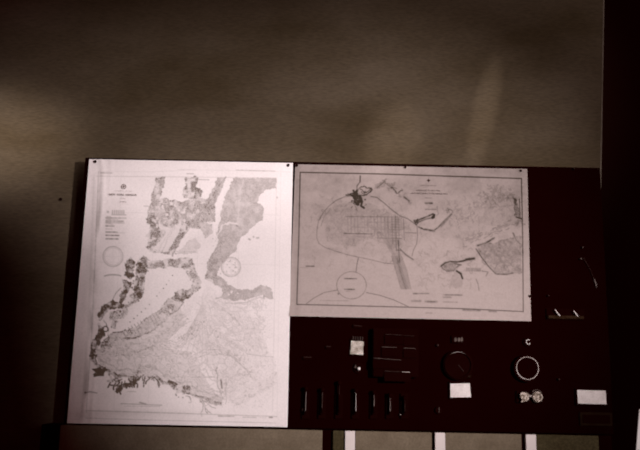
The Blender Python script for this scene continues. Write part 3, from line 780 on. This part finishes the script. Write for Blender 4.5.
# metal strips
def strip(px, py, w, mk, label, tilt=0.0, name='label_strip'):
    o = thing(name, at(px, py), label, 'strip', 'thin metal strips on the black board')
    R = Matrix.Rotation(tilt, 3, 'Y')
    MB().box((0, -.003, 0), (w * K, .006, .012), R, .0015).build('holder', M['black2'], o)
    MB().box((0, -.0068, .003), (w * K * .9, .0016, .0020), R).build('lip', M[mk], o)
strip(357.5, 326.6, 9, 'faint', 'short tarnished strip above the stained ticket', .10)
strip(328.4, 347.3, 5, 'faint', 'very short dull strip to the left of the stained ticket')
strip(307.6, 358, 9, 'faint', 'thin dull strip left and below the stained ticket, near the tall chart')

# stacked drawers case
p = at(395, 377)
o = thing('drawer_case', p, 'black case of shallow drawers with thin metal lips below the wide chart', 'drawer case')
H = 46 * K; Wd = 44 * K
MB().box((0, -.015, H / 2), (Wd, .030, H), bevel=.003).build('body', M['black2'], o)
def drawer(x0, x1, y, mk, y1=None, bright_end=None):
    a, b = at(x0, y) - p, at(x1, y1 or y) - p
    cx, cz = (a.x + b.x) / 2, (a.z + b.z) / 2
    ang = math.atan2(a.z - b.z, b.x - a.x)
    R = Matrix.Rotation(ang, 3, 'Y')
    d = MB().box((cx, -.032, cz - .020), (b.x - a.x + .006, .006, .034), bevel=.0015).build('drawer', M['black2'], o)
    MB().box((cx, -.0365, cz), (b.x - a.x, .003, .0019), R, .0004).build('lip', M[mk], d)
    if bright_end:
        MB().box((b.x - .016, -.0385, cz - .001), (.030, .0016, .0028), R, .0004).build('pull', M[bright_end], d)
drawer(384.5, 402, 334.6, 'faint', 335.6); drawer(403, 413, 336, 'faint', 336.6)
drawer(381.5, 396, 347.2, 'dim', 347.8); drawer(403, 414.5, 348.3, 'dim', 348.9)
drawer(372.8, 400, 358.2, 'dim', 360.2); drawer(384, 409, 371, 'faint', 372.2, 'mid')

# arched dial with counter window
p = at(457.5, 365)
o = thing('arched_dial', p, 'dark round dial showing only a thin arched highlight above the blank white card', 'dial')
MB().disc((0, -.008, 0), .058, .016).build('case', M['black2'], o)
MB().arc((0, -.017, 0), .051, .0045, n=48).build('bezel', M['black2'], o, True)
MB().arc((0, -.0215, -.001), .0505, .0011, math.radians(58), math.radians(128), 28, 6, True).build('rim_highlight', M['mid'], o)
MB().rod((0, -.016, 0), (.020, -.018, -.024), .0016, seg=8).build('pointer', M['faint'], o)
p = at(457.6, 341.5)
o = thing('counter_window', p, 'tiny dim plate with worn figures above the arched dial', 'plate')
MB().box((0, -.004, .008), (.050, .008, .028), bevel=.002).build('frame', M['black2'], o)
MB().box((-.010, -.009, .007), (.010, .002, .016), bevel=.002).box((.004, -.009, .007), (.010, .002, .015), bevel=.002).box((.015, -.009, .008), (.007, .002, .017), bevel=.002).build('worn_figure', M['dim'], o)
p = at(460, 376)
o = thing('grip_bar', p, 'faint dark bar just above the blank white card', 'bar')
MB().box((0, -.006, .0), (.085, .012, .012), bevel=.003).build('bar', M['black3'], o)
MB().rod((-.034, -.013, .001), (-.026, -.013, .001), .003, seg=8).build('stud', M['faint'], o)
MB().rod((.02, -.013, 0), (.034, -.013, 0), .002, seg=8).build('stud', M['faint'], o)

# blank cards
def card(name, corners, mat, label, holder=True, Y=-.006):
    c = [W(x, y, Y) for x, y in corners]
    base = (c[2] + c[3]) / 2
    o = thing(name, base, label, 'card', 'blank cards on the black board')
    bm = MB()
    nx, nz = 12, 8
    grid = [[None] * (nx + 1) for _ in range(nz + 1)]
    for j in range(nz + 1):
        for i in range(nx + 1):
            u, v = i / nx, j / nz
            q = (c[0] * (1 - u) + c[1] * u) * (1 - v) + (c[3] * (1 - u) + c[2] * u) * v - base
            q.y -= .003 * math.sin(PI * u) * (.5 + .5 * v)
            grid[j][i] = bm.bm.verts.new(q)
    for j in range(nz):
        for i in range(nx):
            bm.bm.faces.new((grid[j][i], grid[j + 1][i], grid[j + 1][i + 1], grid[j][i + 1]))
    bm.build('paper', mat, o, True)
    if holder:
        w = (c[1] - c[0]).length; h = (c[0] - c[3]).length
        MB().box((0, .0045, h / 2), (w + .014, .005, h + .014), bevel=.0015).build('holder', M['black2'], o)
card('blank_card', [(450.3, 383.6), (469.8, 383.2), (471, 397.2), (450.4, 397.4)], M['card'], 'small bright blank white card under the arched dial')
card('blank_card', [(577.2, 389.9), (605.8, 390.6), (606.5, 404.3), (578, 403.6)], M['card'], 'wider blank pale card at the far right of the board')
p = at(596, 426)
o = thing('dark_plate', p, 'barely visible dark brown plate under the wider pale card', 'plate')
MB().box((0, -.003, .026), (.125, .006, .050), bevel=.002).build('plate', M['black3'], o)
MB().box((0, -.007, .026), (.105, .003, .032), bevel=.001).build('inset', M['black2'], o)

# ring gauge
p = at(526.0, 368.2)
o = thing('ring_gauge', p, 'round black gauge with a thin bright ring at the lower right of the board', 'gauge')
MB().disc((0, -.010, 0), .052, .020).build('case', M['black2'], o)
MB().arc((0, -.021, 0), .0425, .0016, n=96, m=12).build('bezel', M['ring'], o, True)
MB().disc((0, -.0205, 0), .042, .002).build('dial_face', M['black'], o)
MB().rod((0, -.023, 0), (.022, -.023, .022), .0012, seg=8).build('pointer', M['black2'], o)
p = at(527.6, 342)
o = thing('hook_ring', p, 'tiny bright open C shaped hook above the ring gauge', 'hook')
MB().disc((0, -.003, 0), .018, .006, 28).build('rosette', M['black2'], o)
MB().arc((0, -.010, 0), .0085, .0016, math.radians(50), math.radians(325), 26, 8).build('hook', M['bright'], o, True)
MB().rod((-.003, -.006, .0), (-.0085, -.011, 0), .0015, seg=8).build('stem', M['dim'], o)

# twin knobs
p = at(529.5, 397)
o = thing('twin_knob_fitting', p, 'pair of chipped pale round knobs joined by a bridge under the ring gauge', 'fitting')
MB().box((0, -.004, .0), (.108, .008, .046), bevel=.003).build('base_plate', M['black2'], o)
kn = MB()
kn.prism([(-.042, .012), (-.034, .019), (-.016, .017), (-.008, .010), (-.009, -.008), (-.016, -.014), (-.040, -.020), (-.034, -.010), (-.041, -.002)], -.012, -.024)
kn.build('square_knob', M['knob'], o)
k2 = MB().disc((.025, -.014, .001), .0205, .012, 32); k2.arc((.025, -.021, .001), .0155, .004, n=32); k2.ball((.025, -.020, .001), .007, (1, .6, 1))
k2.build('round_knob', M['knob'], o, True)
MB().rod((-.012, -.014, .004), (.008, -.014, .004), .004).build('bridge', M['mid'], o)
MB().arc((.022, -.022, .006), .022, .0017, math.radians(35), math.radians(140), 20, 6).build('bail_wire', M['dim'], o)

# bracket with two slanting pegs
p = at(565, 318)
o = thing('peg_bracket', p, 'small brown bracket with two slanting bright pegs right of the wide chart', 'bracket')
MB().box((0, -.008, .002), (.140, .016, .012), bevel=.002).build('bar', M['brownbar'], o)
MB().box((0, -.003, .014), (.150, .006, .044), bevel=.002).build('back_plate', M['black2'], o)
for (xa, ya, xb, yb) in ((553.4, 310, 559.2, 316.8), (571.8, 311, 577, 317)):
    a, b = at(xa, ya) - p, at(xb, yb) - p
    MB().rod((a.x, -.020, a.z), (b.x, -.012, b.z), .0022, .0030, seg=10).build('peg', M['bright'], o, True)

# thin pull wire
p = at(590, 268)
o = thing('pull_wire', p, 'thin faint wire hanging aslant on the dark board right of the wide chart', 'wire')
q = [at(583, 258) - p, at(590, 270) - p, at(593.6, 279) - p, at(596.3, 287.4) - p]
m = MB()
for a, b in ((0, 1), (1, 2)): m.rod((q[a].x, -.006, q[a].z), (q[b].x, -.006, q[b].z), .0010, seg=6)
m.build('wire', M['faint'], o)
MB().rod((q[2].x, -.0062, q[2].z), (q[3].x, -.0062, q[3].z), .0013, seg=6).build('tip', M['mid'], o)

# ================================================================== the cabinet under the board
CY = -.062
zc = zbot
xl = W(40, 440, CY).x; xr = W(612, 440, CY).x
cb = thing('storage_cabinet', (0, -.018, 0), 'low cabinet of brown panels and white upright strips under the black board', 'cabinet')
MB().box(((xl + xr) / 2, 0, zc / 2), (xr - xl, .080, zc - .001)).build('carcass', M['black'], cb)
def cpanel(name, xa, xb, mat, d=.012, top=.001):
    a, b = W(xa, 440, CY).x, W(xb, 440, CY).x
    h = zc - .06 - top
    return MB().box(((a + b) / 2, -.040 - d / 2 + .001, .06 + h / 2), (b - a, d, h), bevel=.001).build(name, mat, cb)
cpanel('brown_panel', 60, 322.3, M['panel'])
cpanel('narrow_panel', 333, 343.6, M['olive'])
cpanel('white_stile', 345, 354.9, M['strip'], .016)
cpanel('brown_panel', 355.4, 431.6, M['panel'])
cpanel('white_stile', 434.7, 444.8, M['strip'], .016)
cpanel('brown_panel', 445.2, 521, M['panel'])
cpanel('white_stile', 525.2, 535.4, M['strip'], .016)
cpanel('brown_panel', 535.9, 598, M['olive'])
MB().box(((xl + xr) / 2, -.044, .03), (xr - xl - .04, .010, .05)).build('plinth', M['black2'], cb)

# white post at the lower right
a = W(637.2, 440, -.05); ztp = W(638, 412, -.05).z
o = thing('white_post', (a.x + .03, -.05, 0), 'bright white post just entering the lower right corner', 'post')
q0, q1 = W(636.7, 450, -.08), W(639.6, 409, -.08)
bx = lambda z: q0.x + (q1.x - q0.x) * (z - q0.z) / (q1.z - q0.z) - (a.x + .03)
MB().prism([(bx(.03), .03), (.05, .03), (.05, q1.z), (bx(q1.z), q1.z)], -.03, -.024).build('shaft', M['white'], o)
MB().box((.03, -.01, .015), (.05, .04, .03), bevel=.004).build('foot', M['white'], o)
MB().box((.035, -.015, .6), (.02, .02, 1.1)).build('back_rail', M['white'], o)

# ================================================================== light
def spot(name, loc, tgt, energy, deg, blend=1.0, size=.05, sx=1.0, sy=1.0, roll=0.0, col=(1, .95, .93)):
    l = bpy.data.lights.new(name, 'SPOT')
    l.energy = energy; l.spot_size = math.radians(deg); l.spot_blend = blend; l.shadow_soft_size = size; l.color = col
    o = bpy.data.objects.new(name, l)
    d = (Vector(tgt) - Vector(loc)).normalized()
    q = d.to_track_quat('-Z', 'Y').to_matrix() @ Matrix.Rotation(roll, 3, 'Z')
    o.matrix_world = Matrix.Translation(Vector(loc)) @ q.to_4x4() @ Matrix.Diagonal((sx, sy, 1, 1))
    COL.objects.link(o)
    return o
#--LIGHTS--
KEY = Vector((2.7, -3.9, 2.1))
spot('key_lamp', KEY, W(296, 285), 1110, 35, 1.0, .095, 1.12, 1.0)
spot('left_glow_fill', (-.9, -2.2, 2.6), W(-40, 142, WY), 340, 15, 1.0, .10, 2.0, .9)  # added spot for the glow on the wall's left side
spot('wall_streak_fill', (.9, -2.0, 2.2), W(484, 114, WY), 80, 17, 1.0, .01, .22, 1.0, math.radians(-13))  # added spot imitating a reflected streak on the wall
spot('wall_streak_fill_low', (.4, -2.0, 2.2), W(392, 146, WY), 75, 14, 1.0, .02, .6, 1.0, math.radians(-20))  # second added spot, for the lower reflected streak
spot('post_fill', (-.2, -1.7, 1.6), W(648, 448), 80, 8, 1.0, .05)  # added spot, only there to brighten the white post
spot('upper_right_fill', (1.9, -2.6, 3.0), W(530, 10, WY), 85, 40, 1.0, .1)  # added fill lifting the dark upper right wall and recess
spot('wall_band_fill', (.1, -1.5, 2.5), W(250, 190, WY), 30, 26, 1.0, .10, 2.6, .62)  # added fill brightening a band of wall above the board
# an added black flag, out of view beside the lamp, keeps its light off the lower left of the wall
FS = .30
edge = [(-420, 170), (-60, 172), (0, 184), (62, 214), (86, 256), (97, 310), (108, 370), (118, 420), (165, 470), (230, 560), (-420, 560)]
fp = [KEY + (W(x, y, 0) - KEY) * FS for x, y in edge]
t = thing('added_light_flag', (fp[4].x, fp[4].y, 0), 'black flag on a thin stand, added out of view to shade the lower left', 'flag')
MB().prism([(p.x - fp[4].x, p.z) for p in fp], -.002, .002).build('added_flag_panel', M['black2'], t)
lx = min(p.x for p in fp) - fp[4].x
MB().rod((lx + .1, .006, .02), (lx + .1, .006, fp[0].z), .008).build('added_flag_pole', M['black2'], t)
MB().rod((lx + .1, .006, 0), (lx + .1, .006, .02), .16).build('base', M['black2'], t)
#--LIGHTS-END--
w = bpy.data.worlds.new('world'); SC.world = w; w.use_nodes = True
w.node_tree.nodes['Background'].inputs['Color'].default_value = (1.0, .10, .06, 1)
w.node_tree.nodes['Background'].inputs['Strength'].default_value = .06

SC.view_settings.view_transform = 'Standard'
SC.view_settings.look = 'None'
SC.view_settings.exposure = 0; SC.view_settings.gamma = 1
SC.cycles.use_denoising = True
SC.cycles.filter_width = 1.9
